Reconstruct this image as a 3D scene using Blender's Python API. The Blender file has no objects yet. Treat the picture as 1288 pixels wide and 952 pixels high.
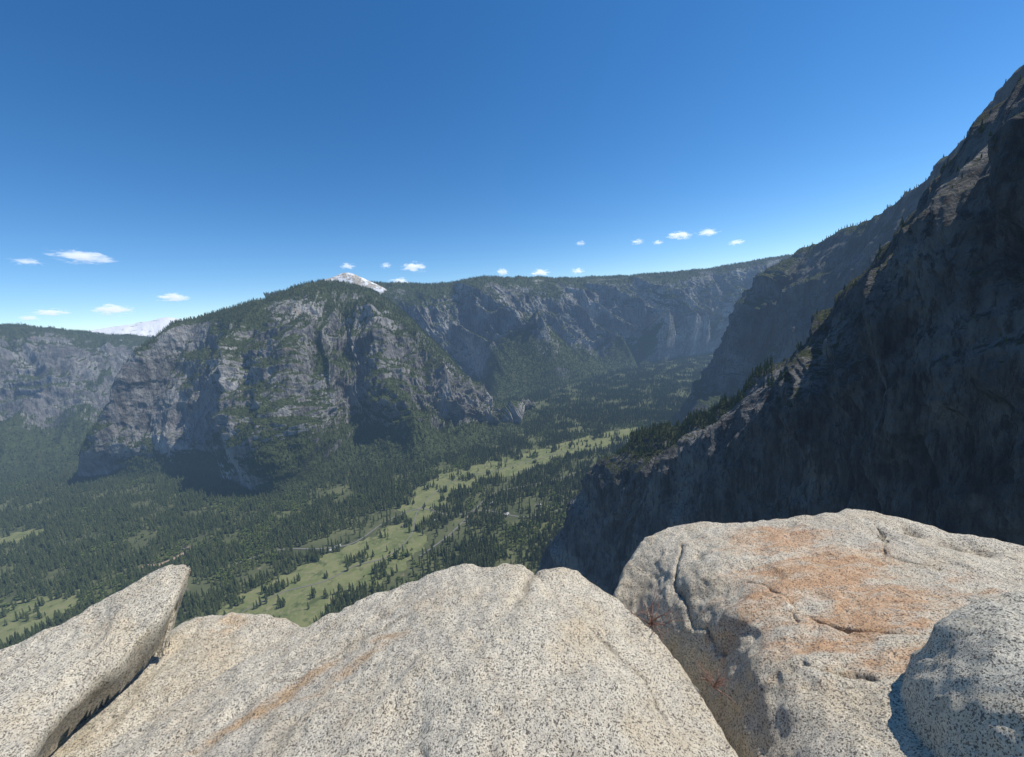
import bpy, math, random
import numpy as np
from mathutils import Matrix, Vector

rng = np.random.default_rng(7)
random.seed(7)
scene = bpy.context.scene
scene.view_settings.view_transform = 'Standard'
scene.view_settings.look = 'None'
scene.view_settings.exposure = 0
COL = scene.collection
H = 760.0   # camera height over the valley floor (z = 0)
C0 = np.array([0, 0, H])

# ------------------------------------------------------------------ camera
LENS = 13.5
p, ro = math.radians(9.5), math.radians(5.0)
fw = np.array([0, math.cos(p), -math.sin(p)])
up0 = np.array([0, math.sin(p), math.cos(p)])
r0 = np.array([1.0, 0, 0])
cr = math.cos(ro)*r0 - math.sin(ro)*up0
cu = math.sin(ro)*r0 + math.cos(ro)*up0
cam = bpy.data.cameras.new('camera')
cam.lens = LENS; cam.sensor_width = 36; cam.clip_start = 0.05; cam.clip_end = 200000
camo = bpy.data.objects.new('camera', cam)
M = Matrix.Identity(4)
for i in range(3):
    M[i][0] = cr[i]; M[i][1] = cu[i]; M[i][2] = -fw[i]; M[i][3] = C0[i]
camo.matrix_world = M
COL.objects.link(camo)
scene.camera = camo
KX = 36/LENS; KY = KX*757/1024

# survey helpers: sight line (u,v) of the measured photograph -> place in the world
def sight(u, v):
    return fw + (u/1269-.5)*KX*cr + (.5-v/952)*KY*cu
def at_range(u, v, r):            # point at horizontal range r metres
    d = sight(u, v); return C0 + d*(r/math.hypot(d[0], d[1]))
def at_z(u, v, z=0.0):            # point at world height z
    d = sight(u, v); return C0 + d*((z-H)/d[2])
def project(P):
    q = P - C0
    f = q@fw; f = np.where(f < 1e-3, 1e-3, f)
    return ((q@cr)/f/KX+.5)*1269, (.5-(q@cu)/f/KY)*952

# ------------------------------------------------------------------ noise
_perm = np.tile(rng.permutation(256), 2)
_g = rng.normal(size=(256, 3)); _g /= np.linalg.norm(_g, axis=1)[:, None]
def perlin(x, y, z):
    xi = np.floor(x).astype(int); yi = np.floor(y).astype(int); zi = np.floor(z).astype(int)
    xf, yf, zf = x-xi, y-yi, z-zi
    fx, fy, fz = [t*t*t*(t*(t*6-15)+10) for t in (xf, yf, zf)]
    out = 0
    for a in (0, 1):
        for b in (0, 1):
            for c in (0, 1):
                h = _perm[(_perm[(_perm[(xi+a) & 255]+yi+b) & 255]+zi+c) & 255]
                g = _g[h]
                dd = g[..., 0]*(xf-a)+g[..., 1]*(yf-b)+g[..., 2]*(zf-c)
                out = out + dd*(fx if a else 1-fx)*(fy if b else 1-fy)*(fz if c else 1-fz)
    return out*1.5
def fbm(x, y, z, octs=4, gain=.5):
    s = 0; a = 1; f = 1
    for i in range(octs):
        s = s + a*perlin(x*f+i*17.3, y*f+i*9.1, z*f+i*4.7); a *= gain; f *= 2.03
    return s
def ridged(x, y, z, octs=4, gain=.5):
    s = 0; a = 1; f = 1
    for i in range(octs):
        s = s + a*(1-2.2*np.abs(perlin(x*f+i*31.3, y*f+i*19.1, z*f+i*7.7))); a *= gain; f *= 2.07
    return s

# ------------------------------------------------------------------ node helpers
class NT:
    def __init__(s, tree): s.t = tree
    def n(s, typ, inp=None, **kw):
        nd = s.t.nodes.new(typ)
        for k, v in kw.items(): setattr(nd, k, v)
        if inp:
            for k, v in inp.items():
                sk = nd.inputs[k]
                if isinstance(v, bpy.types.NodeSocket): s.t.links.new(v, sk)
                else: sk.default_value = v
        return nd
    def math(s, op, a, b=0.0, clamp=False):
        return s.n('ShaderNodeMath', {0: a, 1: b}, operation=op, use_clamp=clamp).outputs[0]
    def noise(s, vec, scale, detail=4, rough=.55, dist=0):
        return s.n('ShaderNodeTexNoise', {'Vector': vec, 'Scale': scale, 'Detail': detail, 'Roughness': rough, 'Distortion': dist}).outputs[0]
    def ramp(s, fac, lo, hi, a=0.0, b=1.0):
        return s.n('ShaderNodeMapRange', {0: fac, 1: lo, 2: hi, 3: a, 4: b}, clamp=True).outputs[0]
    def vmul(s, vec, v):
        return s.n('ShaderNodeVectorMath', {0: vec, 1: v}, operation='MULTIPLY').outputs[0]
    def mix(s, fac, a, b, blend='MIX'):
        nd = s.t.nodes.new('ShaderNodeMix'); nd.data_type = 'RGBA'; nd.blend_type = blend
        for k, v in ((0, fac), (6, a), (7, b)):
            if isinstance(v, bpy.types.NodeSocket): s.t.links.new(v, nd.inputs[k])
            else: nd.inputs[k].default_value = v if k == 0 else (*v, 1) if len(v) == 3 else v
        return nd.outputs[2]

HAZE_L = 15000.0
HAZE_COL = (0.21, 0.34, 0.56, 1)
def haze_group():  # air haze painted onto far surfaces as blue emission growing with distance
    g = bpy.data.node_groups.new('painted_air_haze', 'ShaderNodeTree')
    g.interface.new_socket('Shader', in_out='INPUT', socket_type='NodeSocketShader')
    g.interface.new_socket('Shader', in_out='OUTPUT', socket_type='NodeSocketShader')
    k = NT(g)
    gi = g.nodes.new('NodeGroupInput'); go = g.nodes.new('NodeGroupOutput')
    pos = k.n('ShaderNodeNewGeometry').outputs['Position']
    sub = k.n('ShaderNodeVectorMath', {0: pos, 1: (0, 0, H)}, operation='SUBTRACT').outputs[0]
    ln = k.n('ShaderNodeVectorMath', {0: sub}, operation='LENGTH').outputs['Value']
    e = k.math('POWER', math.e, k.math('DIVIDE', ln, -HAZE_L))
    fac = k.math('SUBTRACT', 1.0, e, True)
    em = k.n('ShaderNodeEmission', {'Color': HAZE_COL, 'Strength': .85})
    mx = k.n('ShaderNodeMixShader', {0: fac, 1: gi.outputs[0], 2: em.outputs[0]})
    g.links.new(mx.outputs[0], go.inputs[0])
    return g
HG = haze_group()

def new_mat(name):
    m = bpy.data.materials.new(name); m.use_nodes = True
    m.node_tree.nodes.clear()
    return m, NT(m.node_tree)
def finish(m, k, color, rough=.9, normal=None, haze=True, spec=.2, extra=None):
    inp = {'Base Color': color, 'Roughness': rough, 'Specular IOR Level': spec}
    if normal is not None: inp['Normal'] = normal
    b = k.n('ShaderNodeBsdfPrincipled', inp)
    out = k.n('ShaderNodeOutputMaterial')
    sh = b.outputs[0]
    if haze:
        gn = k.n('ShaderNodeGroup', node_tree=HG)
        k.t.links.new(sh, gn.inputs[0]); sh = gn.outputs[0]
    k.t.links.new(sh, out.inputs[0])
    return m

def rock_wall_mat(name, base=(.29, .28, .262), dark=(.10, .098, .095), veg=(.045, .058, .024), veg_lo=.45, veg_hi=.62, streak=1.0, light=(.50, .485, .45), tanamt=.5, bd=20.0, fine=1.0):
    m, k = new_mat(name)
    geo = k.n('ShaderNodeNewGeometry')
    pos = geo.outputs['Position']; nrm = geo.outputs['Normal']
    n1 = k.noise(k.vmul(pos, (.02*fine, .02*fine, .0035*fine)), 1.0, 6, .65)
    n1b = k.noise(k.vmul(pos, (.07*fine, .07*fine, .010*fine)), 1.0, 5, .65)
    n2 = k.noise(pos, .004*fine, 6, .6)
    n3 = k.noise(pos, .045*fine, 6, .7)
    c = k.mix(k.ramp(n1, .34, .60), dark, base)
    c = k.mix(k.ramp(n2, .48, .64, 0, .85), c, light)
    c = k.mix(k.ramp(n1b, .5, .62, 0, .75*streak), c, dark)
    tan = k.mix(k.ramp(k.noise(pos, .011*fine, 5, .7), .6, .72, 0, tanamt), c, tuple(x*y*1.4 for x, y in zip(base, (1.2, .9, .66))))
    sz = k.n('ShaderNodeSeparateXYZ', {0: nrm}).outputs[2]
    vb = k.n('ShaderNodeAttribute', attribute_name='veg_bias').outputs['Fac']
    s = k.math('ADD', k.math('ADD', sz, vb), k.math('MULTIPLY', k.math('SUBTRACT', n3, .5), .9))
    vm = k.ramp(s, veg_lo, veg_hi)
    vegc = k.mix(k.ramp(n3, .35, .65), veg, tuple(x*2.0 for x in veg))
    c = k.mix(vm, tan, vegc)
    bmp = k.n('ShaderNodeBump', {'Height': k.math('ADD', k.noise(pos, .03*fine, 8, .7), k.math('MULTIPLY', n1b, 1.1)), 'Strength': 1.0, 'Distance': bd/fine}).outputs[0]
    return finish(m, k, c, .95, bmp)

# ------------------------------------------------------------------ mesh helpers
def grid_mesh(name, P, mat, keep=None):
    R, Cn = P.shape[:2]
    idx = np.arange(R*Cn).reshape(R, Cn)
    q = np.stack([idx[:-1, :-1], idx[1:, :-1], idx[1:, 1:], idx[:-1, 1:]], -1).reshape(-1, 4)
    V = P.reshape(-1, 3)
    if keep is not None:
        q = q[keep.reshape(-1)[q].all(1)]
        used = np.unique(q); mp = -np.ones(len(V), int); mp[used] = np.arange(len(used))
        q = mp[q]; V = V[used]
    else: used = None
    me = bpy.data.meshes.new(name)
    me.vertices.add(len(V)); me.vertices.foreach_set('co', V.astype(np.float32).ravel())
    me.loops.add(len(q)*4); me.loops.foreach_set('vertex_index', q.ravel().astype(np.int32))
    me.polygons.add(len(q)); me.polygons.foreach_set('loop_start', (np.arange(len(q))*4).astype(np.int32))
    me.polygons.foreach_set('use_smooth', np.ones(len(q), bool))
    me.update(calc_edges=True)
    me.materials.append(mat)
    ob = bpy.data.objects.new(name, me); COL.objects.link(ob)
    return ob, used
def struct(ob, label, cat):
    ob['kind'] = 'structure'; ob['label'] = label; ob['category'] = cat

def catmull(n, m):
    t = np.linspace(0, n-1, m); W = np.zeros((m, n))
    i = np.minimum(t.astype(int), n-2); f = t-i
    w = [-.5*f+f**2-.5*f**3, 1-2.5*f**2+1.5*f**3, .5*f+2*f**2-1.5*f**3, -.5*f**2+.5*f**3]
    for a in range(4):
        j = np.clip(i+a-1, 0, n-1)
        np.add.at(W, (np.arange(m), j), w[a])
    return W
def normals(P):
    dr = np.gradient(P, axis=0); dc = np.gradient(P, axis=1)
    n = np.cross(dr, dc); ar = np.linalg.norm(n, axis=2)
    return n/np.maximum(ar, 1e-9)[..., None], ar

SURF = {}
def wall(name, cols, nr, nc, mat, amp=1.0, back=(700, -60), seed=0, sc=1.0, ridge_amp=.25, label='', under=True, stretch=3.0, ledge=14, big=0, spurs=None, vb_amp=.3, vb0=0.0, calm=None, vert=1.0, foot=4.7, f0=6.0, fw_=1.6):
    net = []
    for c in cols:
        pts = [at_z(u, v, 0.0) if r is None else at_range(u, v, r) for (u, v, r) in c]
        pr = pts[0]; h = np.array([pr[0], pr[1], 0]); h /= np.linalg.norm(h)
        b = pr + h*back[0] + np.array([0, 0, back[1]])
        b2 = pr + h*back[0]*.4 + np.array([0, 0, back[1]*.1])
        last = pts[-1]; h2 = np.array([last[0], last[1], 0]); h2 /= np.linalg.norm(h2)
        un = last - h2*(220 if under else 20) + np.array([0, 0, -60 if under else -150])
        net.append([b, b2]+pts+[un])
    net = np.array(net).transpose(1, 0, 2)
    Wr = catmull(net.shape[0], nr); Wc = catmull(net.shape[1], nc)
    P = np.einsum('ri,ijk,cj->rck', Wr, net, Wc)
    N, ar = normals(P)
    mid = P[nr//2]
    s = np.concatenate([[0], np.cumsum(np.linalg.norm(np.diff(mid, axis=0), axis=1))])
    S = np.broadcast_to(s[None, :], (nr, nc))
    colm = P[:, nc//2]
    t = np.concatenate([[0], np.cumsum(np.linalg.norm(np.diff(colm, axis=0), axis=1))])
    T = np.broadcast_to(t[:, None], (nr, nc))
    D = np.zeros((nr, nc))
    z0 = seed*13.7
    wob = fbm(S/(700*sc), T/(700*sc), np.full_like(D, z0+5), 3)*120*sc
    for L, A in ((900, big), (420, 62), (190, 34), (85, 17), (38, 8), (17, 4)):
        L *= sc; A *= sc*vert
        D += A*ridged((S+wob)/L, T/(stretch*L), np.full_like(D, z0+L), 1)
    x, y, z = P[..., 0], P[..., 1], P[..., 2]
    for L, A in ((300, 34), (120, 24), (50, 11), (22, 5), (10, 2.2)):
        L *= sc; A *= sc
        D += A*ridged(x/L+z0, y/L, z/(L*1.3), 1)
    led = fbm(S/(400*sc), T/(110*sc), np.full_like(D, z0+50), 3)
    D += ledge*sc*np.tanh(led*3)
    rr = np.linspace(0, net.shape[0]-1, nr)
    w = np.clip((rr-2)/1.0, ridge_amp, 1)[:, None]
    w = np.where((rr < 2)[:, None], ridge_amp, w)
    wb = np.clip((net.shape[0]-1.9-rr)/1.3, .12, 1)[:, None] if under else 1
    B = np.zeros((nr, nc))
    if spurs:
        n, amin, amax, sl = spurs; q = random.Random(seed*7+3)
        span = net.shape[0]-1-2-1.0
        tf0 = np.clip((rr-2)/span, 0, 1.15)[:, None]
        for i in range(n):
            sk = s[-1]*(i+.5+q.uniform(-.48, .48))/n; a = q.uniform(amin, amax); t0 = q.uniform(0, .5)
            tf = np.clip((tf0-t0)/(1-t0), 0, 1.2); lean = q.uniform(-250, 450)*sc
            B = np.maximum(B, a*tf**.7-np.abs(S-sk-lean*(tf0-.5)+wob*.6)*sl*(1.15-.4*tf))
        B = B-.25*amin*np.clip(tf0, 0, 1)
        fade = np.clip((f0-rr)/fw_, 0, 1)[:, None]
        B = B*(fade*fade*(3-2*fade))
    cm_ = 1.0; vcalm = 0
    if calm:
        az = np.degrees(np.arctan2(x, y)); tt = np.clip((az-calm[0])/(calm[1]-calm[0]), 0, 1); cm_ = calm[2]+(1-calm[2])*tt; vcalm = -.22*(1-tt)*np.clip((rr-2.6)/.6, 0, 1)[:, None]
    P2 = P + N*((D*amp*w*wb+B)*cm_)[..., None]
    ob, _ = grid_mesh(name, P2, mat)
    struct(ob, label, 'mountain')
    N2, ar2 = normals(P2)
    vb = vb_amp*fbm(x/(420*sc)+z0, y/(420*sc), z/(420*sc), 3)*1.4+vb0+vcalm
    if under: vb = vb+.65*np.clip((rr-foot)/.9, 0, 1)[:, None]
    vb = vb+.25*np.clip((2.25-rr)/.4, 0, 1)[:, None]
    at = ob.data.attributes.new('veg_bias', 'FLOAT', 'POINT'); at.data.foreach_set('value', vb.astype(np.float32).ravel())
    SURF[ob.name] = (P2, N2, ar2, rr, vb)
    return ob

m_wall = rock_wall_mat('granite_wall_forested')
m_ribs = rock_wall_mat('granite_wall_ribbed', veg_lo=.50, veg_hi=.68, base=(.27, .265, .255), light=(.50, .485, .455), dark=(.085, .085, .086))
m_far = rock_wall_mat('granite_wall_far', veg_lo=.5, veg_hi=.7, base=(.24, .235, .225), light=(.42, .41, .385))
m_shade = rock_wall_mat('granite_wall_shade', base=(.205, .203, .2), dark=(.042, .042, .044), light=(.38, .372, .355), veg_lo=.80, veg_hi=.95, veg=(.04, .048, .02), tanamt=.15, fine=2.6, bd=52)  # granite darkened to deepen the cliff's shadow: shade put into the colour
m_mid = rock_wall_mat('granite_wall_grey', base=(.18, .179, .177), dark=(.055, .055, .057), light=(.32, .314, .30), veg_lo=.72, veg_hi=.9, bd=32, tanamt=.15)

M1 = [
 [(300,400,4300),(290,455,4200),(280,510,4100),(260,560,4000),(230,600,3900)],
 [(213,410,3380),(180,452,3370),(150,510,3360),(122,560,3350),(98,600,None)],
 [(250,402,3280),(228,455,3240),(206,510,3210),(187,560,3170),(172,601,None)],
 [(300,388,3120),(283,450,3000),(272,510,2920),(266,560,2830),(262,602,None)],
 [(345,374,3050),(343,430,2720),(342,500,2420),(340,565,2240),(338,624,None)],
 [(380,362,3100),(385,415,2820),(392,482,2560),(400,545,2370),(415,596,None)],
 [(415,358,3300),(428,405,2970),(442,470,2680),(455,535,2440),(470,586,None)],
 [(460,368,3300),(474,412,2850),(489,471,2550),(503,535,2320),(520,583,None)],
 [(504,400,3100),(517,442,2790),(531,491,2540),(545,541,2360),(562,574,None)],
 [(552,450,2900),(562,482,2700),(572,516,2540),(583,545,2430),(597,560,None)],
 [(608,512,2760),(612,524,2680),(615,535,2620),(618,545,2580),(622,551,None)],
 [(660,520,None),(662,522,None),(664,524,None),(666,526,None),(668,528,None)]]
wall('mountain', M1, 480, 1100, m_wall, seed=1, label='grey granite mountain with forested ledges above the valley', stretch=3.4, ledge=7, amp=1.05, ridge_amp=.1, spurs=(12, 100, 230, .95), vb0=0, calm=(-40, -31, .42), foot=4.5)
M2 = [
 [(330,375,5200),(360,420,4600),(390,460,4200),(420,490,3900),(450,520,None)],
 [(430,358,4700),(455,400,4300),(480,440,4000),(505,475,3800),(530,512,None)],
 [(490,361,4650),(515,400,4300),(540,440,4100),(565,475,3900),(590,508,None)],
 [(545,361,4600),(565,390,4400),(585,425,4250),(605,465,4050),(628,500,None)],
 [(600,353,4700),(625,385,4550),(648,420,4450),(668,452,4330),(690,484,None)],
 [(655,353,5000),(680,385,4880),(703,415,4820),(725,445,4760),(750,470,None)],
 [(720,353,5500),(745,380,5430),(765,408,5380),(785,435,5320),(803,457,None)],
 [(790,349,6000),(805,375,5930),(820,400,5870),(835,425,5800),(850,449,None)],
 [(860,343,6500),(868,365,6400),(877,390,6330),(887,418,6270),(897,441,None)],
 [(925,333,6800),(930,355,6700),(935,380,6630),(940,405,6550),(948,437,None)],
 [(985,324,7000),(985,350,6900),(985,375,6800),(985,400,6700),(990,434,None)],
 [(1060,318,7300),(1060,345,7200),(1060,370,7100),(1060,400,6950),(1060,430,None)]]
wall('mountain', M2, 380, 1400, m_ribs, amp=1.1, seed=2, label='long granite canyon wall with ribbed buttresses and forest', stretch=5.0, ledge=8, big=60, ridge_amp=.16, spurs=(16, 180, 680, 1.2), foot=4.9, f0=6.5, fw_=1.3, vb0=0)
M0 = [
 [(-200,405,7200),(-200,450,6600),(-200,510,6200),(-200,560,5500),(-200,612,None)],
 [(-60,412,6600),(-60,452,6000),(-60,515,5600),(-60,560,4900),(-60,606,None)],
 [(50,417,6400),(50,455,5800),(50,520,5400),(50,560,4700),(50,600,None)],
 [(130,426,6400),(130,462,5900),(130,525,5300),(130,565,4500),(130,600,None)],
 [(240,432,6500),(240,470,6000),(240,530,5400),(240,565,4600),(240,598,None)]]
wall('mountain', M0, 260, 460, m_far, amp=1.2, seed=3, label='distant pale granite canyon wall with flat forested top', back=(2500, 40), spurs=(7, 60, 200, .7), ledge=30)
M3 = [
 [(1020,340,4000),(1000,370,3900),(975,420,3700),(950,470,3500),(920,520,3400)],
 [(988,325,3000),(960,358,2950),(932,400,2850),(904,465,2800),(868,523,None)],
 [(1012,314,2850),(991,372,2760),(970,430,2690),(946,490,2600),(908,560,None)],
 [(1060,292,2600),(1045,360,2480),(1025,430,2400),(1005,500,2330),(980,580,2200)],
 [(1110,265,2350),(1100,340,2200),(1090,420,2100),(1080,500,2050),(1070,600,1900)],
 [(1160,226,2100),(1155,320,1950),(1150,410,1850),(1145,500,1750),(1140,600,1650)],
 [(1210,176,1850),(1210,290,1700),(1210,400,1600),(1210,500,1500),(1210,600,1400)],
 [(1275,92,1600),(1285,220,1500),(1285,350,1400),(1285,480,1300),(1285,600,1250)],
 [(1500,-60,1500),(1500,150,1300),(1500,350,1200),(1500,480,1150),(1500,600,1100)]]
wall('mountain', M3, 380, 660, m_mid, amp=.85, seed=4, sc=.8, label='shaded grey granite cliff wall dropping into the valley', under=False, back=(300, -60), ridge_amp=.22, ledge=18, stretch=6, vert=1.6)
M4 = [
 [(850,575,1500),(840,610,1450),(830,650,1400),(800,700,1350),(760,745,1300)],
 [(790,566,950),(768,598,930),(745,638,930),(722,680,950),(690,728,None)],
 [(850,552,850),(835,596,800),(820,642,790),(800,700,780),(790,800,780)],
 [(910,525,780),(900,566,730),(895,612,705),(890,680,680),(880,800,660)],
 [(960,487,720),(955,534,665),(955,590,640),(955,670,620),(950,800,600)],
 [(1005,450,680),(1010,505,620),(1015,570,590),(1020,650,570),(1020,800,550)],
 [(1042,408,650),(1060,475,585),(1070,550,550),(1080,640,530),(1090,800,510)],
 [(1110,336,600),(1130,410,540),(1140,500,515),(1150,620,500),(1150,800,490)],
 [(1187,260,570),(1200,350,510),(1205,460,480),(1210,600,467),(1210,800,457)],
 [(1269,158,550),(1275,270,490),(1280,400,455),(1280,560,440),(1280,800,430)],
 [(1400,10,530),(1400,170,455),(1400,350,420),(1400,540,405),(1400,800,395)],
 [(1750,-160,500),(1750,80,420),(1750,300,380),(1750,540,365),(1750,900,350)]]
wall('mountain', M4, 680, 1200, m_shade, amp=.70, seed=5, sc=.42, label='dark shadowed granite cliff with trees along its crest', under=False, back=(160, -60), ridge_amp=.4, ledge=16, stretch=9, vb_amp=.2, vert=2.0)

# ------------------------------------------------------------------ snowy range, dome
m, k = new_mat('snow_and_rock')
pos = k.n('ShaderNodeNewGeometry').outputs['Position']
nn = k.noise(pos, .006, 6, .7)
snow_mat = finish(m, k, k.mix(k.ramp(nn, .34, .44), (.25, .24, .23), (.97, .97, .98)), .7)
SR = .68
SN = [[(u, v, r*SR) for u, v, r in c] for c in [[(20,436,15500),(20,445,14500),(20,470,13500)],[(85,421,15500),(85,436,14500),(85,470,13500)],[(112,418,15500),(112,434,14500),(112,470,13500)],
      [(150,412,15500),(150,430,14500),(150,470,13500)],[(185,406,15500),(185,428,14500),(185,470,13500)],[(214,402,15500),(214,425,14500),(214,470,13500)],[(260,412,15500),(260,430,14500),(260,470,13500)],[(330,428,15500),(330,440,14500),(330,470,13500)]]]
wall('mountain', SN, 60, 260, snow_mat, amp=.35, seed=6, label='distant snow covered mountain range', ridge_amp=.5, sc=1.0)
DM = [[(372,366,4560),(376,370,4530)],[(392,355,4560),(395,364,4510)],[(410,350,4560),(412,360,4500)],[(429,344,4560),(429,359,4490)],[(446,349,4560),(447,360,4490)],[(464,357,4560),(465,364,4500)],[(482,366,4560),(482,371,4530)]]
m, k = new_mat('granite_dome_snow')
pos = k.n('ShaderNodeNewGeometry').outputs['Position']
nn = k.noise(pos, .012, 5, .7)
nt = k.noise(pos, .05, 4, .7)
dome_mat = finish(m, k, k.mix(k.ramp(nn, .48, .55), k.mix(k.ramp(nt, .36, .5), (.12, .13, .08), (.50, .44, .36)), (.88, .88, .90)), .7)
wall('mountain', DM, 80, 160, dome_mat, amp=.10, seed=7, label='rounded granite dome with snow patches on its summit', ridge_amp=.8, sc=.5, back=(300, -120), under=False)

# ------------------------------------------------------------------ ground
m, k = new_mat('valley_floor_soil')
pos = k.n('ShaderNodeNewGeometry').outputs['Position']
a = k.noise(pos, .006, 6, .65); b = k.noise(pos, .05, 5, .7)
c = k.mix(k.ramp(a, .4, .62), (.06, .072, .032), (.11, .12, .055))
c = k.mix(k.ramp(b, .58, .70), c, (.2, .165, .11))
ground_mat = finish(m, k, c, .95)
me = bpy.data.meshes.new('ground')
G = 90000
me.from_pydata([(-G, -G, 0), (G, -G, 0), (G, G, 0), (-G, G, 0)], [], [(0, 1, 2, 3)])
me.materials.append(ground_mat)
go = bpy.data.objects.new('ground', me); COL.objects.link(go)
struct(go, 'flat forested valley floor', 'ground')

def poly_world(px): return np.array([at_z(u, v, 0)[:2] for u, v in px])
def inside(poly, X, Y):
    r = np.zeros(X.shape, bool); n = len(poly)
    for i in range(n):
        x1, y1 = poly[i]; x2, y2 = poly[(i+1) % n]
        if y1 == y2: continue
        c = ((y1 > Y) != (y2 > Y)) & (X < (x2-x1)*(Y-y1)/(y2-y1)+x1)
        r ^= c
    return r
def dist_seg(X, Y, poly, closed=True):
    d = np.full(X.shape, 1e18); n = len(poly)
    for i in range(n if closed else n-1):
        a = poly[i]; b = poly[(i+1) % n]; ab = b-a; L = max(ab@ab, 1e-12)
        t = np.clip(((X-a[0])*ab[0]+(Y-a[1])*ab[1])/L, 0, 1)
        d = np.minimum(d, (X-a[0]-t*ab[0])**2+(Y-a[1]-t*ab[1])**2)
    return np.sqrt(d)

m, k = new_mat('meadow_grass')
pos = k.n('ShaderNodeNewGeometry').outputs['Position']
a = k.noise(pos, .01, 6, .65, 1.0); b = k.noise(pos, .06, 5, .7)
c = k.mix(k.ramp(a, .38, .6), (.115, .14, .05), (.18, .19, .08))
c = k.mix(k.ramp(b, .5, .7), c, (.235, .21, .125))
c = k.mix(k.ramp(k.noise(pos, .02, 5, .7), .54, .64), c, (.075, .095, .036))
meadow_mat = finish(m, k, c, .95)
MEAD = [
 [(278,765),(325,738),(380,709),(428,689),(470,671),(495,655),(500,636),(520,614),(545,598),(590,585),(640,572),(690,559),(740,547),(790,537),(817,543),(802,554),(750,562),(702,576),(652,592),(602,604),(562,620),(535,643),(528,672),(512,698),(482,726),(435,748),(402,767),(380,803),(262,803)],
 [(-60,770),(40,752),(95,745),(112,752),(60,785),(0,815),(-60,850)],
 [(-60,688),(30,668),(68,660),(60,670),(0,690),(-60,702)]]
MW = []
for i, px in enumerate(MEAD):
    pw = poly_world(px)
    pts = []
    for j in range(len(pw)):
        a, b = pw[j], pw[(j+1) % len(pw)]
        L = np.linalg.norm(b-a); n = max(2, int(L/12))
        for q in range(n):
            pt = a+(b-a)*q/n; nn = np.array([-(b-a)[1], (b-a)[0]])/L
            pts.append(pt+nn*float(fbm(np.array(pt[0]/45), np.array(pt[1]/45), np.array(.5), 3))*36)
    pts = np.array(pts); MW.append(pts)
    me = bpy.data.meshes.new('meadow')
    me.from_pydata([(x, y, .35) for x, y in pts], [], [tuple(range(len(pts)))])
    me.materials.append(meadow_mat); me.update()
    ob = bpy.data.objects.new('meadow', me); COL.objects.link(ob)
    struct(ob, 'pale green grassy meadow between the pines', 'meadow')
    if me.polygons[0].normal.z < 0: me.flip_normals()

m, k = new_mat('road_dirt_pink'); road_mat = finish(m, k, k.mix(k.noise(k.n('ShaderNodeNewGeometry').outputs['Position'], .2), (.30, .20, .15), (.40, .29, .22)), .9)
m, k = new_mat('road_asphalt'); asph_mat = finish(m, k, k.mix(k.noise(k.n('ShaderNodeNewGeometry').outputs['Position'], .2), (.15, .145, .135), (.21, .20, .18)), .9)
ROADS = [([(178,712),(195,711),(215,703),(232,694)], 18, road_mat),
         ([(285,712),(345,692),(400,690),(440,682),(480,655),(520,640),(560,648),(600,642),(650,650),(700,640)], 6, asph_mat),
         ([(300,770),(350,745),(400,732),(440,712),(480,700),(510,672),(520,640),(560,606),(620,590),(700,568)], 4, asph_mat),
         ([(520,700),(560,670),(610,622),(650,612),(700,600),(760,575)], 6, asph_mat)]
RW = []
for px, w, mt in ROADS:
    c = poly_world(px); Wc = catmull(len(c), len(c)*12); c = Wc@c
    RW.append((c, w))
    d = np.gradient(c, axis=0); d /= np.linalg.norm(d, axis=1)[:, None]; n = np.stack([-d[:, 1], d[:, 0]], 1)
    P = np.zeros((2, len(c), 3)); P[0, :, :2] = c+n*w/2; P[1, :, :2] = c-n*w/2; P[..., 2] = .8+.15*len(RW)
    ob, _ = grid_mesh('road', P, mt); struct(ob, 'narrow pale road through the forest', 'road')

# ------------------------------------------------------------------ trees
def foliage_mat(name, c1, c2, dead=False):
    m, k = new_mat(name)
    rnd = k.n('ShaderNodeObjectInfo').outputs['Random']
    pos = k.n('ShaderNodeNewGeometry').outputs['Position']
    c = k.mix(rnd, c1, c2)
    c = k.mix(k.ramp(k.noise(pos, .35, 3), .35, .65, 0, .4), c, tuple(x*.5 for x in c1))
    return finish(m, k, c, .9)
pine_m = foliage_mat('pine_needles', (.055, .08, .032), (.12, .14, .058))
oak_m = foliage_mat('oak_leaves', (.11, .16, .042), (.16, .19, .06))
m, k = new_mat('tree_bark'); bark_m = finish(m, k, k.mix(k.noise(k.n('ShaderNodeNewGeometry').outputs['Position'], 3.0), (.11, .07, .045), (.2, .14, .10)), .95)

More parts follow.
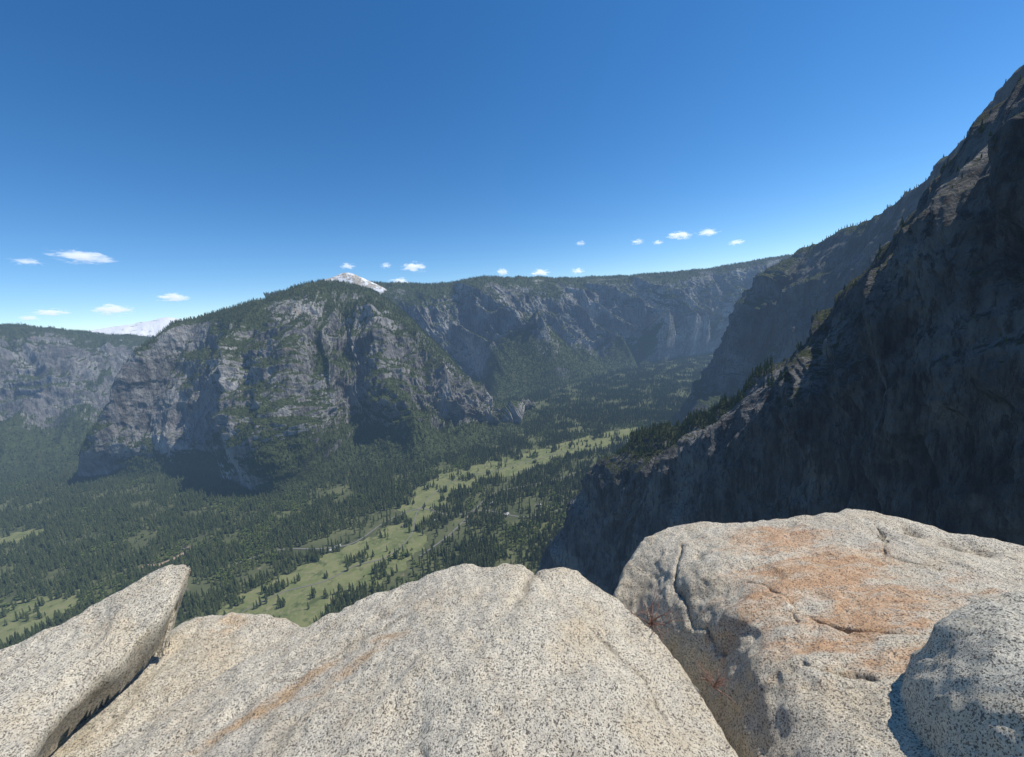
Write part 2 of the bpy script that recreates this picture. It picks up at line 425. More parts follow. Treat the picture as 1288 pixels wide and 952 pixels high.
def conifer(seed, Hh=30, Rr=4.6, tiers=11):
    r = random.Random(seed); V = []; F = []; MI = []
    ns = 5
    for q, (z, rad) in enumerate(((0, .5), (Hh*.5, .3), (Hh*.96, .05))):
        for a in range(ns):
            V.append((rad*math.cos(a*2*math.pi/ns), rad*math.sin(a*2*math.pi/ns), z-(1.5 if q == 0 else 0)))
    for q in range(2):
        for a in range(ns):
            F.append((q*ns+a, q*ns+(a+1) % ns, (q+1)*ns+(a+1) % ns, (q+1)*ns+a)); MI.append(1)
    for t in range(tiers):
        f = t/(tiers-1)
        z = Hh*(.14+.8*f); rad = Rr*(1-f)**.7*(.75+.5*r.random())+.45
        if f < .12: rad *= .7
        th = Hh*.8/tiers*1.7
        ap = len(V); V.append((r.uniform(-.2, .2), r.uniform(-.2, .2), z+th))
        n = 12; ph = r.random()*6
        for a in range(n):
            rr = rad*((1.0 if a % 2 == 0 else .5)*r.uniform(.7, 1.2))
            an = ph+a*2*math.pi/n
            V.append((rr*math.cos(an), rr*math.sin(an), z-(rr*.28)+r.uniform(-.5, .5)))
        for a in range(n):
            F.append((ap, ap+1+a, ap+1+(a+1) % n)); MI.append(0)
    me = bpy.data.meshes.new('pine_tree'); me.from_pydata(V, [], F)
    me.materials.append(pine_m); me.materials.append(bark_m)
    me.polygons.foreach_set('material_index', MI); me.update(); return me
def broadleaf(seed):
    r = random.Random(seed); V = []; F = []; MI = []
    for q, (z, rad) in enumerate(((-1, .45), (7, .25))):
        for a in range(5): V.append((rad*math.cos(a*1.2566), rad*math.sin(a*1.2566), z))
    for a in range(5): F.append((a, (a+1) % 5, 5+(a+1) % 5, 5+a)); MI.append(1)
    cl = [(r.gauss(0, 2.6), r.gauss(0, 2.6), 8+r.gauss(0, 2.2)) for _ in range(10)]
    for c in cl:
        for _ in range(16):
            d = Vector((r.gauss(0, 1), r.gauss(0, 1), r.gauss(0, 1))).normalized()
            ce = Vector(c)+d*2.0*r.uniform(.6, 1)
            t = d.orthogonal().normalized()*r.uniform(.7, 1.3); b = d.cross(t)
            t = t+d*r.uniform(-.4, .4)
            i = len(V); V += [tuple(ce-t-b), tuple(ce+t-b*.6), tuple(ce+t*.7+b), tuple(ce-t*.8+b)]
            F.append((i, i+1, i+2, i+3)); MI.append(0)
    me = bpy.data.meshes.new('oak_tree'); me.from_pydata(V, [], F)
    me.materials.append(oak_m); me.materials.append(bark_m)
    me.polygons.foreach_set('material_index', MI); me.update(); return me
KINDS = [conifer(1, 30, 5.2), conifer(2, 34, 4.8, 13), conifer(3, 24, 5.4, 9), broadleaf(4)]

pts = []; scl = []; kind = []; src = []
FP = poly_world([(-220,612),(0,600),(95,596),(185,598),(275,600),(338,622),(415,594),(485,580),(545,576),(600,552),(612,525),(628,500),(690,484),(750,470),(803,457),(850,449),(897,441),(955,437),(930,470),(880,520),(800,590),(700,730),(690,900),(300,1000),(-220,960)])
N = 720000
az = rng.uniform(-62, 42, N)*math.pi/180
r = np.sqrt(rng.uniform(0, 1, N)*(7200**2-600**2)+600**2)
X = r*np.sin(az); Y = r*np.cos(az)
ok = inside(FP, X, Y)&(rng.uniform(0, 1, N) < np.minimum(1, (2100/r)**.7))
X, Y = X[ok], Y[ok]
cl = fbm(X/150, Y/150, np.full(X.shape, 3.3), 4)
dm = fbm(X/60, Y/60, np.full(X.shape, 8.3), 3)
pr = np.clip(.80+cl*1.6, .05, 1)
for pw in MW:
    ins = inside(pw, X, Y)
    pr = np.where(ins, np.where(dm > .33, .8, .008), pr)
for c, w in RW:
    pr = np.where(dist_seg(X, Y, c, False) < w*.5+5, 0, pr)
ok = rng.uniform(0, 1, X.shape) < pr
X, Y, cl = X[ok], Y[ok], cl[ok]
oakn = fbm(X/220+9, Y/220, np.full(X.shape, 1.3), 3)
kk = rng.choice(3, len(X), p=[.4, .35, .25]); kk = np.where((oakn > .30) & (rng.uniform(0, 1, len(X)) < .7), 3, kk)
kk = np.where(rng.uniform(0, 1, len(X)) < .04, 3, kk)
pts.append(np.stack([X, Y, np.zeros_like(X)], 1)); kind.append(kk); scl.append(rng.uniform(.45, 1.15, len(X))); src.append(np.zeros(len(X), int))
n_floor = len(X)
def scatter_wall(nm, dens, lo, hi, seed, smin, smax, rows=None, tag=1, nscale=120, filt=None):
    P, N_, ar, rr, vb = SURF[nm]
    nz = N_[..., 2]
    noi = fbm(P[..., 0]/nscale, P[..., 1]/nscale, P[..., 2]/nscale+seed, 3)
    pr = np.clip((nz+vb+noi*.45-lo)/(hi-lo), 0, 1)
    if rows is not None: pr = pr*((rr >= rows[0]) & (rr <= rows[1]))[:, None]
    if filt is not None: pr = pr*filt(P)
    lam = pr*ar*dens
    cnt = rng.poisson(np.clip(lam, 0, 5))
    idx = np.nonzero(cnt.ravel())[0]; idx = np.repeat(idx, cnt.ravel()[idx])
    Q = P.reshape(-1, 3)[idx]+np.stack([rng.uniform(-2, 2, len(idx)), rng.uniform(-2, 2, len(idx)), np.full(len(idx), -.5)], 1)
    ok = Q[:, 2] > -1; Q = Q[ok]
    sc_ = rng.uniform(smin, smax, len(Q))
    if tag == 2: sc_ = np.where(Q[:, 2] > 640, sc_*.6, sc_)
    pts.append(Q); kind.append(rng.choice(3, len(Q), p=[.35, .25, .4])); scl.append(sc_); src.append(np.full(len(Q), tag))
    return len(Q)
cn = [n_floor]
cn.append(scatter_wall('mountain', 1/170, .47, .77, 1, .3, .78, rows=(.6, 8)))
cn.append(scatter_wall('mountain.001', 1/260, .5, .8, 2, .35, .9, rows=(.6, 8)))
cn.append(scatter_wall('mountain.002', 1/600, .5, .8, 3, .4, 1.0, rows=(1, 8)))
cn.append(scatter_wall('mountain.003', 1/500, .7, 1.0, 4, .25, .55, rows=(1.2, 8)))
cn.append(scatter_wall('mountain.004', 1/42, .35, .6, 5, .22, .62, rows=(1.3, 2.6), tag=2, nscale=50, filt=lambda P: np.where(P[..., 2] > 640, .12, 1)))
cn.append(scatter_wall('mountain.004', 1/180, .68, .95, 6, .15, .34, rows=(2.6, 8), tag=2, nscale=50))
print('TREES', cn)
pts = np.concatenate(pts); kind = np.concatenate(kind); scl = np.concatenate(scl); src = np.concatenate(src)
turn = rng.uniform(0, 6.28, len(pts))

SKY = np.array([(-50,830),(0,815),(130,755),(228,708),(240,775),(380,785),(430,760),(560,712),(655,708),(735,728),(762,745),(785,690),(820,665),(1000,645),(1060,640),(1269,690),(1400,700)])
uu, vv = project(pts)
vis = (uu > 5) & (uu < 1264) & (vv > 0) & (vv < np.interp(uu, SKY[:, 0], SKY[:, 1])-4)
near_top = np.array([(690,728),(722,678),(745,635),(768,594),(790,562),(850,547),(910,517),(960,477),(1005,437),(1042,392),(1110,305),(1187,218),(1269,102)])
tv = np.interp(uu, near_top[:, 0], near_top[:, 1])
vis &= ~((src != 2) & (uu > 690) & (vv > tv-2))
dist = np.linalg.norm(pts-C0, axis=1)
size = np.where(vis, scl/dist, 0)
top = np.argsort(-size)[:300]
LAB = {0: 'tall dark green pine tree', 1: 'slender tall pine tree', 2: 'broad shorter pine tree', 3: 'light green leafy oak tree'}
srcobj = {}
for i in top:
    kd = int(kind[i]); nm = 'oak_tree' if kd == 3 else 'pine_tree'
    ob = bpy.data.objects.new(nm, KINDS[kd])
    ob.location = pts[i]; ob.rotation_euler = (0, 0, turn[i]); ob.scale = (scl[i],)*3
    ob['label'] = LAB[kd]+(' growing on the cliff crest' if src[i] == 2 else ' standing on the valley floor' if src[i] == 0 else ' standing on a mountain ledge')
    ob['category'] = 'tree'; ob['group'] = 'trees of the valley and cliffs'
    COL.objects.link(ob); srcobj.setdefault(kd, ob)
rest = np.ones(len(pts), bool); rest[top] = False
for kd in range(4):
    if kd not in srcobj:
        ob = bpy.data.objects.new('oak_tree' if kd == 3 else 'pine_tree', KINDS[kd])
        j = np.nonzero(rest & (kind == kd))[0][0]
        ob.location = pts[j]; rest[j] = False; ob.scale = (scl[j],)*3
        ob['label'] = LAB[kd]+' standing on the valley floor'; ob['category'] = 'tree'; ob['group'] = 'trees of the valley and cliffs'
        COL.objects.link(ob); srcobj[kd] = ob
for kd in range(4):
    sel = np.nonzero(rest & (kind == kd))[0]
    me = bpy.data.meshes.new('forest'); me.vertices.add(len(sel)); me.vertices.foreach_set('co', pts[sel].astype(np.float32).ravel())
    a = me.attributes.new('tree_scale', 'FLOAT', 'POINT'); a.data.foreach_set('value', scl[sel].astype(np.float32))
    a = me.attributes.new('tree_turn', 'FLOAT', 'POINT'); a.data.foreach_set('value', turn[sel].astype(np.float32))
    ob = bpy.data.objects.new('oak_forest' if kd == 3 else 'pine_forest', me); COL.objects.link(ob)
    ob['kind'] = 'stuff'; ob['label'] = 'light green oak woodland on the valley floor' if kd == 3 else 'dark green pine forest covering valley and slopes'; ob['category'] = 'forest'
    g = bpy.data.node_groups.new('plant_forest', 'GeometryNodeTree')
    g.interface.new_socket('Geometry', in_out='INPUT', socket_type='NodeSocketGeometry')
    g.interface.new_socket('Geometry', in_out='OUTPUT', socket_type='NodeSocketGeometry')
    k = NT(g)
    gi = g.nodes.new('NodeGroupInput'); gq = g.nodes.new('NodeGroupOutput')
    oi = k.n('GeometryNodeObjectInfo', {'Object': srcobj[kd], 'As Instance': True}, transform_space='ORIGINAL')
    n1 = k.n('GeometryNodeInputNamedAttribute', {'Name': 'tree_scale'}, data_type='FLOAT')
    n2 = k.n('GeometryNodeInputNamedAttribute', {'Name': 'tree_turn'}, data_type='FLOAT')
    cx = k.n('ShaderNodeCombineXYZ', {2: n2.outputs[0]})
    er = k.n('FunctionNodeEulerToRotation', {0: cx.outputs[0]})
    ip = k.n('GeometryNodeInstanceOnPoints', {'Points': gi.outputs[0], 'Instance': oi.outputs['Geometry'], 'Rotation': er.outputs[0], 'Scale': n1.outputs[0]})
    g.links.new(ip.outputs[0], gq.inputs[0])
    md = ob.modifiers.new('plant', 'NODES'); md.node_group = g

# ------------------------------------------------------------------ houses on the valley floor
m, k = new_mat('house_wall_wood'); hw = finish(m, k, (.22, .17, .12, 1), .9)
m, k = new_mat('house_roof_pale'); hr1 = finish(m, k, (.34, .34, .33, 1), .7)
m, k = new_mat('house_roof_brown'); hr2 = finish(m, k, (.2, .16, .13, 1), .8)
m, k = new_mat('house_glass_dark'); hgl = finish(m, k, (.04, .05, .06, 1), .2)
def box(name, x0, x1, y0, y1, z0, z1, mat, par):
    me = bpy.data.meshes.new(name)
    V = [(x, y, z) for z in (z0, z1) for (x, y) in ((x0, y0), (x1, y0), (x1, y1), (x0, y1))]
    me.from_pydata(V, [], [(3, 2, 1, 0), (4, 5, 6, 7), (0, 1, 5, 4), (1, 2, 6, 5), (2, 3, 7, 6), (3, 0, 4, 7)])
    me.materials.append(mat); ob = bpy.data.objects.new(name, me); ob.parent = par; COL.objects.link(ob)
for (u, v, L, Wd, rt, pale) in [(418,689,24,14,.5,1),(408,694,14,10,.7,1),(232,690,18,11,.2,0),(540,655,16,10,.3,1),(628,648,18,12,.9,1),(645,660,16,10,.4,0),(610,634,18,11,1.2,1),(668,636,16,10,.1,1),(500,662,14,9,.8,0),(640,620,16,10,.6,0)]:
    e = bpy.data.objects.new('house', None); e.location = at_z(u, v, 0); e.rotation_euler = (0, 0, rt); COL.objects.link(e)
    e['label'] = ('small wooden house with pale roof among pines' if pale else 'small wooden house with brown roof among pines'); e['category'] = 'house'; e['group'] = 'houses in the valley'
    a, b, h = L/2, Wd/2, 5.5
    box('wall', -a, a, -b, b, 0, h, hw, e)
    V = [(-a-1, -b-1, h-.3), (a+1, -b-1, h-.3), (a+1, b+1, h-.3), (-a-1, b+1, h-.3), (-a-1, 0, h+Wd*.35), (a+1, 0, h+Wd*.35)]
    me = bpy.data.meshes.new('roof'); me.from_pydata(V, [], [(0, 1, 5, 4), (2, 3, 4, 5), (1, 2, 5), (3, 0, 4), (3, 2, 1, 0)]); me.materials.append(hr1 if pale else hr2)
    ob = bpy.data.objects.new('roof', me); ob.parent = e; COL.objects.link(ob)
    box('door', -1, 1, -b-.15, -b+.1, 0, 2.4, hr2, e)
    box('window', -a*.65, -a*.35, -b-.15, -b+.1, 1.3, 3, hgl, e); box('window', a*.35, a*.65, -b-.15, -b+.1, 1.3, 3, hgl, e)

# ------------------------------------------------------------------ foreground granite
def granite(name, tone=1.0, orange=(.40, .25, .13), omax=.62, warm=(1, 1, 1)):
    m, k = new_mat(name)
    pos = k.n('ShaderNodeNewGeometry').outputs['Position']
    sp = k.n('ShaderNodeVectorMath', {0: pos, 1: (0, 0, H)}, operation='SUBTRACT').outputs[0]
    big = k.noise(sp, 1.6, 5, .6); mid = k.noise(sp, 9, 5, .65)
    gr = k.noise(sp, 165, 3, .8)
    vo = k.n('ShaderNodeTexVoronoi', {'Vector': sp, 'Scale': 290.0}, feature='F1').outputs['Color']
    vs = k.n('ShaderNodeSeparateXYZ', {0: vo}).outputs[0]
    vo2 = k.n('ShaderNodeTexVoronoi', {'Vector': sp, 'Scale': 180.0}, feature='F1').outputs['Color']
    vs2 = k.n('ShaderNodeSeparateXYZ', {0: vo2}).outputs[1]
    T = lambda *x: tuple(min(.95, q*tone*w) for q, w in zip(x, warm))
    c = k.mix(k.ramp(gr, .34, .60), T(.42, .37, .285), T(.90, .81, .635))
    c = k.mix(k.ramp(vs, .0, .35, .8, 0), c, T(.97, .89, .72))
    c = k.mix(k.ramp(big, .45, .65, 0, .35), c, T(.50, .455, .375))
    c = k.mix(k.ramp(mid, .5, .70, 0, .42), c, T(.36, .315, .245))
    c = k.mix(k.ramp(k.noise(sp, 3.5, 6, .7), .47, .65, 0, .42), c, T(.66, .51, .31))
    lich = k.n('ShaderNodeAttribute', attribute_name='lichen').outputs['Fac']
    nl = k.noise(k.vmul(sp, (3.0, 8.0, 6.0)), 1.0, 9, .8, .4)
    lm = k.ramp(k.math('ADD', lich, k.math('MULTIPLY', k.math('SUBTRACT', nl, .5), 3.2)), .42, 1.0, 0, omax)
    c = k.mix(lm, c, k.mix(k.ramp(gr, .3, .7), orange, tuple(min(1, x*1.6) for x in orange)))
    blk = k.math('MULTIPLY', k.ramp(vs2, .73, .79), k.ramp(k.noise(sp, 110, 2), .42, .52))
    c = k.mix(k.math('MULTIPLY', k.ramp(k.math('ADD', blk, k.ramp(vs, .88, .91)), 0, 1), .84), c, (.06, .052, .045))
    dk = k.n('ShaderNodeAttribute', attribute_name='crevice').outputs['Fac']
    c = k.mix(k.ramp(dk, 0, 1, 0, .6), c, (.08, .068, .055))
    hgt = k.math('ADD', k.math('MULTIPLY', gr, .7), k.math('ADD', k.math('MULTIPLY', k.noise(sp, 14, 7, .74), 2.4), k.math('MULTIPLY', vs, .2)))
    bmp = k.n('ShaderNodeBump', {'Height': hgt, 'Strength': .9, 'Distance': .012}).outputs[0]
    return finish(m, k, c, .85, bmp, haze=False, spec=.3)

def drop(u, v, d): return at_z(u, v, H-d)
def boulder(name, rim, inner, mat, label, h=.008, k_=4.0, rnd=.07, amp=1.0, seed=0, orange=[], pits=[], cracks=[], floor_drop=3.2, mq=.12, margin=.75, rough=.025, undercut=0.0, low=.03):
    rimp = np.array([drop(*q) for q in rim]); inp = np.array([drop(*q) for q in inner]) if inner else np.zeros((0, 3))
    Cp = np.vstack([rimp, inp]); xy = Cp[:, :2]
    D = np.sqrt(((xy[:, None]-xy[None])**2).sum(-1)+mq*mq)
    n = len(xy); A = np.zeros((n+3, n+3)); A[:n, :n] = D - .02*np.eye(n); A[:n, n] = 1; A[:n, n+1:] = xy; A[n, :n] = 1; A[n+1:, :n] = xy.T
    w = np.linalg.lstsq(A, np.concatenate([Cp[:, 2], [0, 0, 0]]), rcond=None)[0]
    q = rimp[:, :2]; q3 = np.vstack([q[-2:], q, q[:3]]); nn = len(q3); W = catmull(nn, (nn-1)*6+1); cur = (W@q3)[12:12+len(q)*6]
    x0, y0 = cur.min(0)-margin; x1, y1 = cur.max(0)+margin
    gx = np.arange(x0, x1, h); gy = np.arange(y1, y0, -h)
    X, Y = np.meshgrid(gx, gy)
    Z = np.full(X.shape, w[n]) + w[n+1]*X + w[n+2]*Y
    for i in range(n): Z += w[i]*np.sqrt((X-xy[i, 0])**2+(Y-xy[i, 1])**2+mq*mq)
    d0 = dist_seg(X, Y, cur); d0 = np.where(inside(cur, X, Y), -d0, d0)
    d = d0 + rough*fbm(X*3+seed, Y*3, np.full(X.shape, seed*1.3), 4)
    t = np.maximum(d+rnd*.6, 0)
    fall = k_*(np.sqrt(t*t+rnd*rnd)-rnd)
    Z -= fall
    cre = np.zeros(X.shape)
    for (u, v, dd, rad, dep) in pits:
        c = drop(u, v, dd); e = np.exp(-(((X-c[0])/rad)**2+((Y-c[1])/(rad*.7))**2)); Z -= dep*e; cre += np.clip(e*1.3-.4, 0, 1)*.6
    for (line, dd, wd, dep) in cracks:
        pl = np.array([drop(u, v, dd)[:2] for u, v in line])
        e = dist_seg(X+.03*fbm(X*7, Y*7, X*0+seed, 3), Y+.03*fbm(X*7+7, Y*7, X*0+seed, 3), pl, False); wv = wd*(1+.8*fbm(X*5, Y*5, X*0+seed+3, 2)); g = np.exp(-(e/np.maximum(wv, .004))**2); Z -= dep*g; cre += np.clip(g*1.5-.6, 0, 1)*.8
    PX, PY = X, Y
    if undercut:
        gy_, gx_ = np.gradient(d0, -h, h)
        gl = np.maximum(np.hypot(gx_, gy_), .2)
        sh = (fall/k_)*1.0+undercut*np.clip(fall-.03, 0, .6)
        PX = X-gx_/gl*sh; PY = Y-gy_/gl*sh
    P = np.stack([PX, PY, Z], -1)
    dr = np.gradient(P, axis=0); dc = np.gradient(P, axis=1); Nn = np.cross(dr, dc); Nn /= np.maximum(np.linalg.norm(Nn, axis=2), 1e-12)[..., None]
    zr = Z-H
    D = low*fbm(X/.55+seed, Y/.55, zr/.55, 3)+.010*ridged(X/.2+seed, Y/.2, zr/.2, 2)+.006*fbm(X/.06, Y/.06, zr/.06+seed, 3)
    fc = fbm(X/.35+5*seed, Y/.35, zr/.35, 2); D += .008*np.tanh(fc*9)
    pk = fbm(X/.09+3*seed, Y/.09, zr/.09, 2); D -= .012*np.clip(pk-.45, 0, 1)*2
    P = P+Nn*(D*amp)[..., None]
    keep = (P[..., 2] > H-floor_drop) & (d < margin*.95)
    ob, used = grid_mesh(name, P, mat, keep)
    li = np.zeros(X.shape)
    for (u, v, dd, rx, ry, s, ang) in orange:
        c = drop(u, v, dd); ca, sa = math.cos(ang), math.sin(ang)
        a = ((X-c[0])*ca+(Y-c[1])*sa)/rx; b = (-(X-c[0])*sa+(Y-c[1])*ca)/ry
        li = np.maximum(li, s*np.exp(-(a*a+b*b)))
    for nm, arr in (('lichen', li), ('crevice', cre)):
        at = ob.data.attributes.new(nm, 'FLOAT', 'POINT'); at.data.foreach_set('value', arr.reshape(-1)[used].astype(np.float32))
    ob['label'] = label; ob['category'] = 'rock'; ob['group'] = 'granite boulders on the ledge'
    return ob
g1 = granite('granite_speckled', 1.0, (.44, .27, .125), .7); g2 = granite('granite_orange_stained', .98, (.47, .26, .125), .8); g3 = granite('granite_grey', 1.0, warm=(.97, 1, 1.02))

boulder('boulder',
 [(385,788,1.68),(430,762,1.62),(500,732,1.56),(560,713,1.52),(610,709,1.49),(640,709,1.49),(659,718,1.51),(676,712,1.50),(700,712,1.53),(735,729,1.56),(775,763,1.6),(820,803,1.62),(858,851,1.62),(885,885,1.6),(905,925,1.58),(935,975,1.55),(960,1060,1.5),(600,1150,1.28),(300,1150,1.35),(50,1040,1.55),(110,945,1.62),(180,897,1.65),(260,852,1.68),(330,816,1.69)],
 [(450,850,1.50),(600,800,1.40),(700,800,1.43),(300,900,1.57),(634,952,1.32),(800,900,1.47),(450,960,1.42),(760,840,1.47)],
 g1, 'large pale speckled granite slab with orange lichen streaks', seed=1, rnd=.06, low=.024,
 orange=[(450,825,1.5,.24,.06,1.0,.75),(380,850,1.55,.2,.05,1.0,.6),(560,800,1.45,.6,.3,.12,0),(310,905,1.57,.25,.05,1.0,.6),(480,800,1.5,.12,.05,1.0,0)],
 cracks=[([(659,712),(655,730),(645,755)], 1.47, .03, .03),([(735,800),(760,815),(800,850),(830,900)], 1.48, .010, .014),([(330,840),(380,835),(440,800),(500,780)], 1.52, .008, .010)])
boulder('boulder',
 [(150,815,1.86),(190,803,1.83),(235,779,1.81),(300,772,1.80),(350,778,1.80),(392,792,1.81),(430,840,1.83),(300,900,1.83),(160,970,1.80),(90,1030,1.78),(0,1010,1.78),(60,940,1.80),(110,870,1.84)],
 [(250,820,1.76),(170,880,1.76)], g1, 'low speckled granite slab with rusty stains wedged between boulders', seed=4, margin=.5,
 orange=[(290,790,1.8,.35,.12,.6,.2),(240,800,1.8,.25,.12,.6,.2)])
boulder('boulder',
 [(-120,850,1.5),(0,816,1.46),(60,791,1.45),(130,756,1.42),(200,715,1.35),(222,708,1.33),(238,709,1.325),(224,733,1.38),(200,772,1.44),(152,824,1.5),(90,878,1.52),(40,933,1.52),(-20,1000,1.5),(-150,1000,1.45)],
 [(80,840,1.46),(150,780,1.435)], g1, 'pointed granite slab jutting out over the valley', seed=7, rnd=.008, amp=.8, mq=.03, k_=9, h=.006, rough=.016, margin=.2, floor_drop=1.76, undercut=.6, low=.010,
 orange=[(190,745,1.4,.15,.06,.5,.5)])
boulder('boulder',
 [(775,775,2.3),(762,745,2.2),(785,692,2.05),(820,668,1.95),(870,657,1.88),(930,656,1.84),(1000,646,1.78),(1060,641,1.75),(1120,652,1.76),(1170,665,1.78),(1230,679,1.78),(1290,695,1.78),(1420,760,1.7),(1480,1000,1.3),(1200,1120,1.3),(1060,1090,1.42),(960,1030,1.74),(930,955,1.84),(900,900,1.95),(880,850,2.05),(830,805,2.16),(790,778,2.26)],
 [(835,700,1.89),(870,722,1.80),(905,770,1.72),(940,830,1.65),(980,890,1.59),(1020,950,1.54),(1000,700,1.74),(1100,720,1.69),(1000,780,1.66),(1100,850,1.55),(1200,730,1.68),(1060,900,1.53),(1040,860,1.56),(820,750,2.02),(868,795,1.97),(905,855,1.87)],
 g2, 'huge granite boulder with broad orange lichen patches', seed=11, mq=.02, amp=.95, rnd=.045, low=.014,
 orange=[(1010,730,1.7,.8,.32,1.0,.3),(965,685,1.8,.5,.26,1.0,0),(1090,770,1.6,.7,.24,1.0,.2),(1130,830,1.55,.45,.14,.85,0),(1200,740,1.65,.6,.25,.5,.1),(1050,815,1.6,.35,.12,.9,0)],
 pits=[(868,705,1.85,.05,.05),(1180,683,1.76,.10,.08),(1222,690,1.76,.08,.08),(1130,668,1.76,.07,.06),(980,665,1.8,.05,.04)],
 cracks=[([(990,765),(1040,790),(1100,805),(1150,815)], 1.62, .012, .04),([(1000,835),(1040,852),(1085,858)], 1.58, .012, .03),([(845,695),(838,730),(860,770),(900,830)], 1.93, .014, .03),([(1090,660),(1100,700),(1160,720)], 1.72, .010, .025),([(930,730),(975,760),(990,800)], 1.7, .010, .02)])
boulder('boulder',
 [(1138,885,1.42),(1148,835,1.34),(1162,792,1.25),(1195,767,1.2),(1269,747,1.15),(1350,745,1.12),(1480,800,1.05),(1480,1000,1.0),(1300,1120,1.15),(1190,1010,1.36),(1150,935,1.42)],
 [(1185,810,1.18),(1200,870,1.18),(1250,880,1.12),(1320,850,1.08)],
 g3, 'rounded grey granite boulder resting on the ledge', seed=17, rnd=.05, h=.006, floor_drop=1.95, margin=.3, low=.02, amp=.85)
mled = granite('granite_ledge', .6)
def ledge():
    h = .05
    gx = np.arange(-6, 7, h); gy = np.arange(3.4, -5, -h); X, Y = np.meshgrid(gx, gy)
    poly = np.array([(-4.5, 1.6), (-2.4, 1.9), (-.5, 2.2), (1.0, 2.5), (3.5, 2.8), (5.5, 2.2), (6, -4), (-5, -4)])
    d = dist_seg(X, Y, poly); d = np.where(inside(poly, X, Y), -d, d)
    Z = H-2.45+.12*fbm(X, Y, X*0, 4) - 14*np.maximum(d, 0)
    Z = np.maximum(Z, H-14)
    ob, used = grid_mesh('cliff_ledge', np.stack([X, Y, Z], -1), mled)
    struct(ob, 'granite cliff ledge under the boulders', 'ledge')
ledge()

# ------------------------------------------------------------------ twiggy shrubs between the boulders
m, k = new_mat('twig_dry'); twm = finish(m, k, (.26, .16, .12, 1), .8, haze=False)
def shrub(base, seed, size):
    r = random.Random(seed); V = []; F = []
    def seg(a, b, ra, rb):
        d = (b-a).normalized(); o = d.orthogonal().normalized(); q = d.cross(o); i = len(V)
        for P_, R_ in ((a, ra), (b, rb)):
            for s in range(4):
                an = s*math.pi/2; V.append(tuple(P_+(o*math.cos(an)+q*math.sin(an))*R_))
        for s in range(4): F.append((i+s, i+(s+1) % 4, i+4+(s+1) % 4, i+4+s))
    def grow(a, d, L, rad, lev):
        n = 3
        for _ in range(n):
            d = (d+Vector((r.gauss(0, .22), r.gauss(0, .22), r.gauss(0, .15)))).normalized()
            b = a+d*L/n; seg(a, b, rad, rad*.8); a = b; rad *= .8
            if lev > 0 and r.random() < .85:
                grow(a, (d+Vector((r.gauss(0, .7), r.gauss(0, .7), r.gauss(0.1, .4)))).normalized(), L*.6, rad*.7, lev-1)
    for _ in range(12):
        grow(Vector((0, 0, 0)), Vector((r.gauss(0, .8), r.gauss(0, .8)-.2, 1)).normalized(), size*r.uniform(.6, 1), .0036, 2)
    me = bpy.data.meshes.new('shrub'); me.from_pydata(V, [], F); me.materials.append(twm)
    ob = bpy.data.objects.new('shrub', me); ob.location = base; COL.objects.link(ob)
    ob['label'] = 'bare dry twiggy shrub growing in a rock crack'; ob['category'] = 'shrub'
shrub(drop(806, 786, 1.63), 3, .15)
shrub(drop(884, 864, 1.60), 5, .07)

# ------------------------------------------------------------------ clouds
m, k = new_mat('cloud_vapour')
tc = k.n('ShaderNodeTexCoord').outputs['Object']
oi = k.n('ShaderNodeObjectInfo')
off = k.n('ShaderNodeVectorMath', {0: tc, 1: k.n('ShaderNodeVectorMath', {0: oi.outputs['Random'], 1: (17, 31, 7)}, operation='MULTIPLY').outputs[0]}, operation='ADD').outputs[0]
ln = k.n('ShaderNodeVectorMath', {0: tc}, operation='LENGTH').outputs['Value']
ns = k.noise(off, 2.2, 5, .65)
den = k.math('SUBTRACT', k.math('ADD', k.math('MULTIPLY', ns, 2.6), -.75), ln)
den = k.ramp(den, 0, .5, 0, .012)
vol = k.n('ShaderNodeVolumePrincipled', {'Color': (1, 1, 1, 1), 'Density': den, 'Anisotropy': .3, 'Emission Strength': k.math('MULTIPLY', den, .5), 'Emission Color': (.85, .92, 1, 1)})  # faint glow added in place of light scattered inside the cloud
out = k.n('ShaderNodeOutputMaterial', {'Volume': vol.outputs[0]})
import bmesh
bm = bmesh.new(); bmesh.ops.create_icosphere(bm, subdivisions=3, radius=1.0)
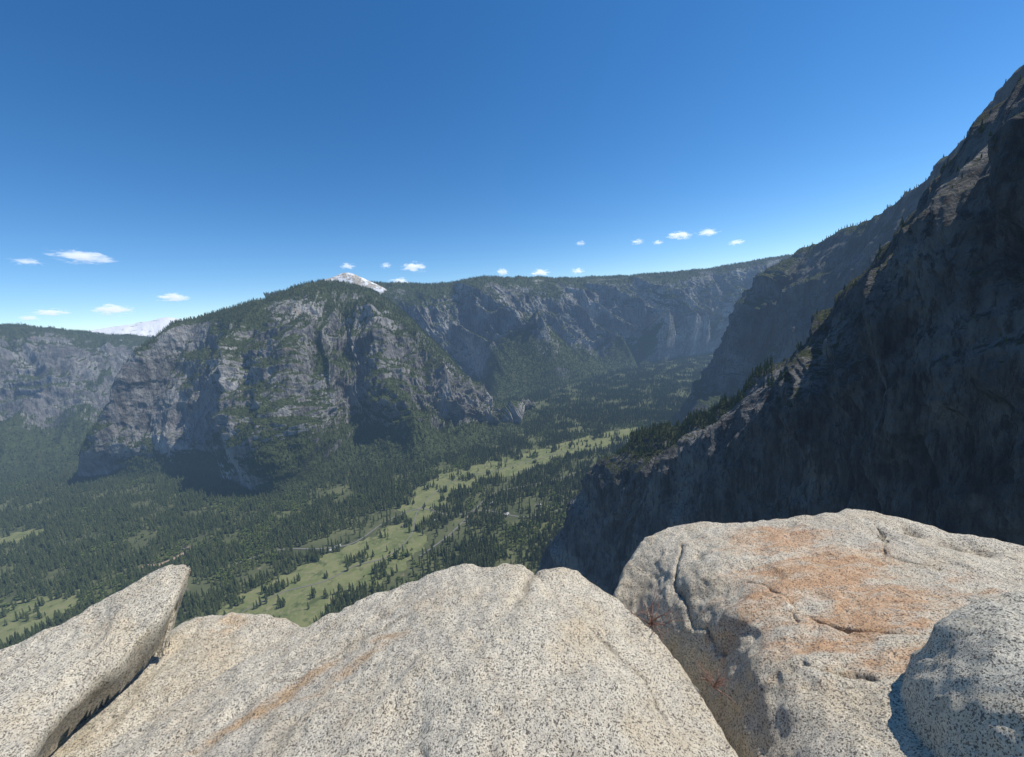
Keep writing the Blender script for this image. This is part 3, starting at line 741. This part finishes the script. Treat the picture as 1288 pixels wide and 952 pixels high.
cm = bpy.data.meshes.new('cloud'); bm.to_mesh(cm); bm.free(); cm.materials.append(m)
for (u, v, w, h) in [(100,323,64,15),(33,329,32,8),(140,390,38,14),(215,374,38,9),(63,393,36,8),(35,400,22,7),(8,413,20,5),(431,335,20,8),(478,334,16,7),(513,336,36,11),(495,354,28,8),(622,342,18,9),(670,343,26,8),(716,341,18,8),(720,306,14,6),(790,304,18,6),(815,305,16,6),(843,296,34,9),(877,292,30,8),(912,305,22,6)]:
    d = sight(u, v); t = min(1500/max(d[2], .01), 17000)
    P = C0+d*t; s = t/(KX**-1*1269)
    ob = bpy.data.objects.new('cloud', cm); ob.location = P
    ob.scale = (w*.62*s, w*.5*s, h*.75*s); ob.rotation_euler = (0, math.radians(3), -math.atan2(P[0], P[1])); COL.objects.link(ob)
    ob['label'] = 'small white fair weather cloud low in the sky'; ob['category'] = 'cloud'; ob['group'] = 'small clouds above the ridge'

# ------------------------------------------------------------------ light
SUN_EL, SUN_AZ = math.radians(57), math.radians(84)   # azimuth clockwise from +Y
sd = Vector((math.sin(SUN_AZ)*math.cos(SUN_EL), math.cos(SUN_AZ)*math.cos(SUN_EL), math.sin(SUN_EL)))
sl = bpy.data.lights.new('sun', 'SUN'); sl.energy = 5.0; sl.angle = math.radians(.5); sl.color = (1, .945, .86)
so = bpy.data.objects.new('sun', sl); so.rotation_euler = (-sd).to_track_quat('-Z', 'Y').to_euler(); so.location = (0, 0, 3000); COL.objects.link(so)
w = bpy.data.worlds.new('World'); scene.world = w; w.use_nodes = True
nt = w.node_tree; nt.nodes.clear(); k = NT(nt)
sky = k.n('ShaderNodeTexSky', sky_type='NISHITA', sun_disc=False, sun_elevation=SUN_EL, sun_rotation=SUN_AZ, altitude=1800, air_density=1.0, dust_density=.1, ozone_density=3.0)
hs = k.n('ShaderNodeHueSaturation', {'Color': sky.outputs[0], 'Saturation': 1.28, 'Value': 1.28})
bg = k.n('ShaderNodeBackground', {'Color': hs.outputs[0], 'Strength': .115})
k.n('ShaderNodeOutputWorld', {0: bg.outputs[0]})
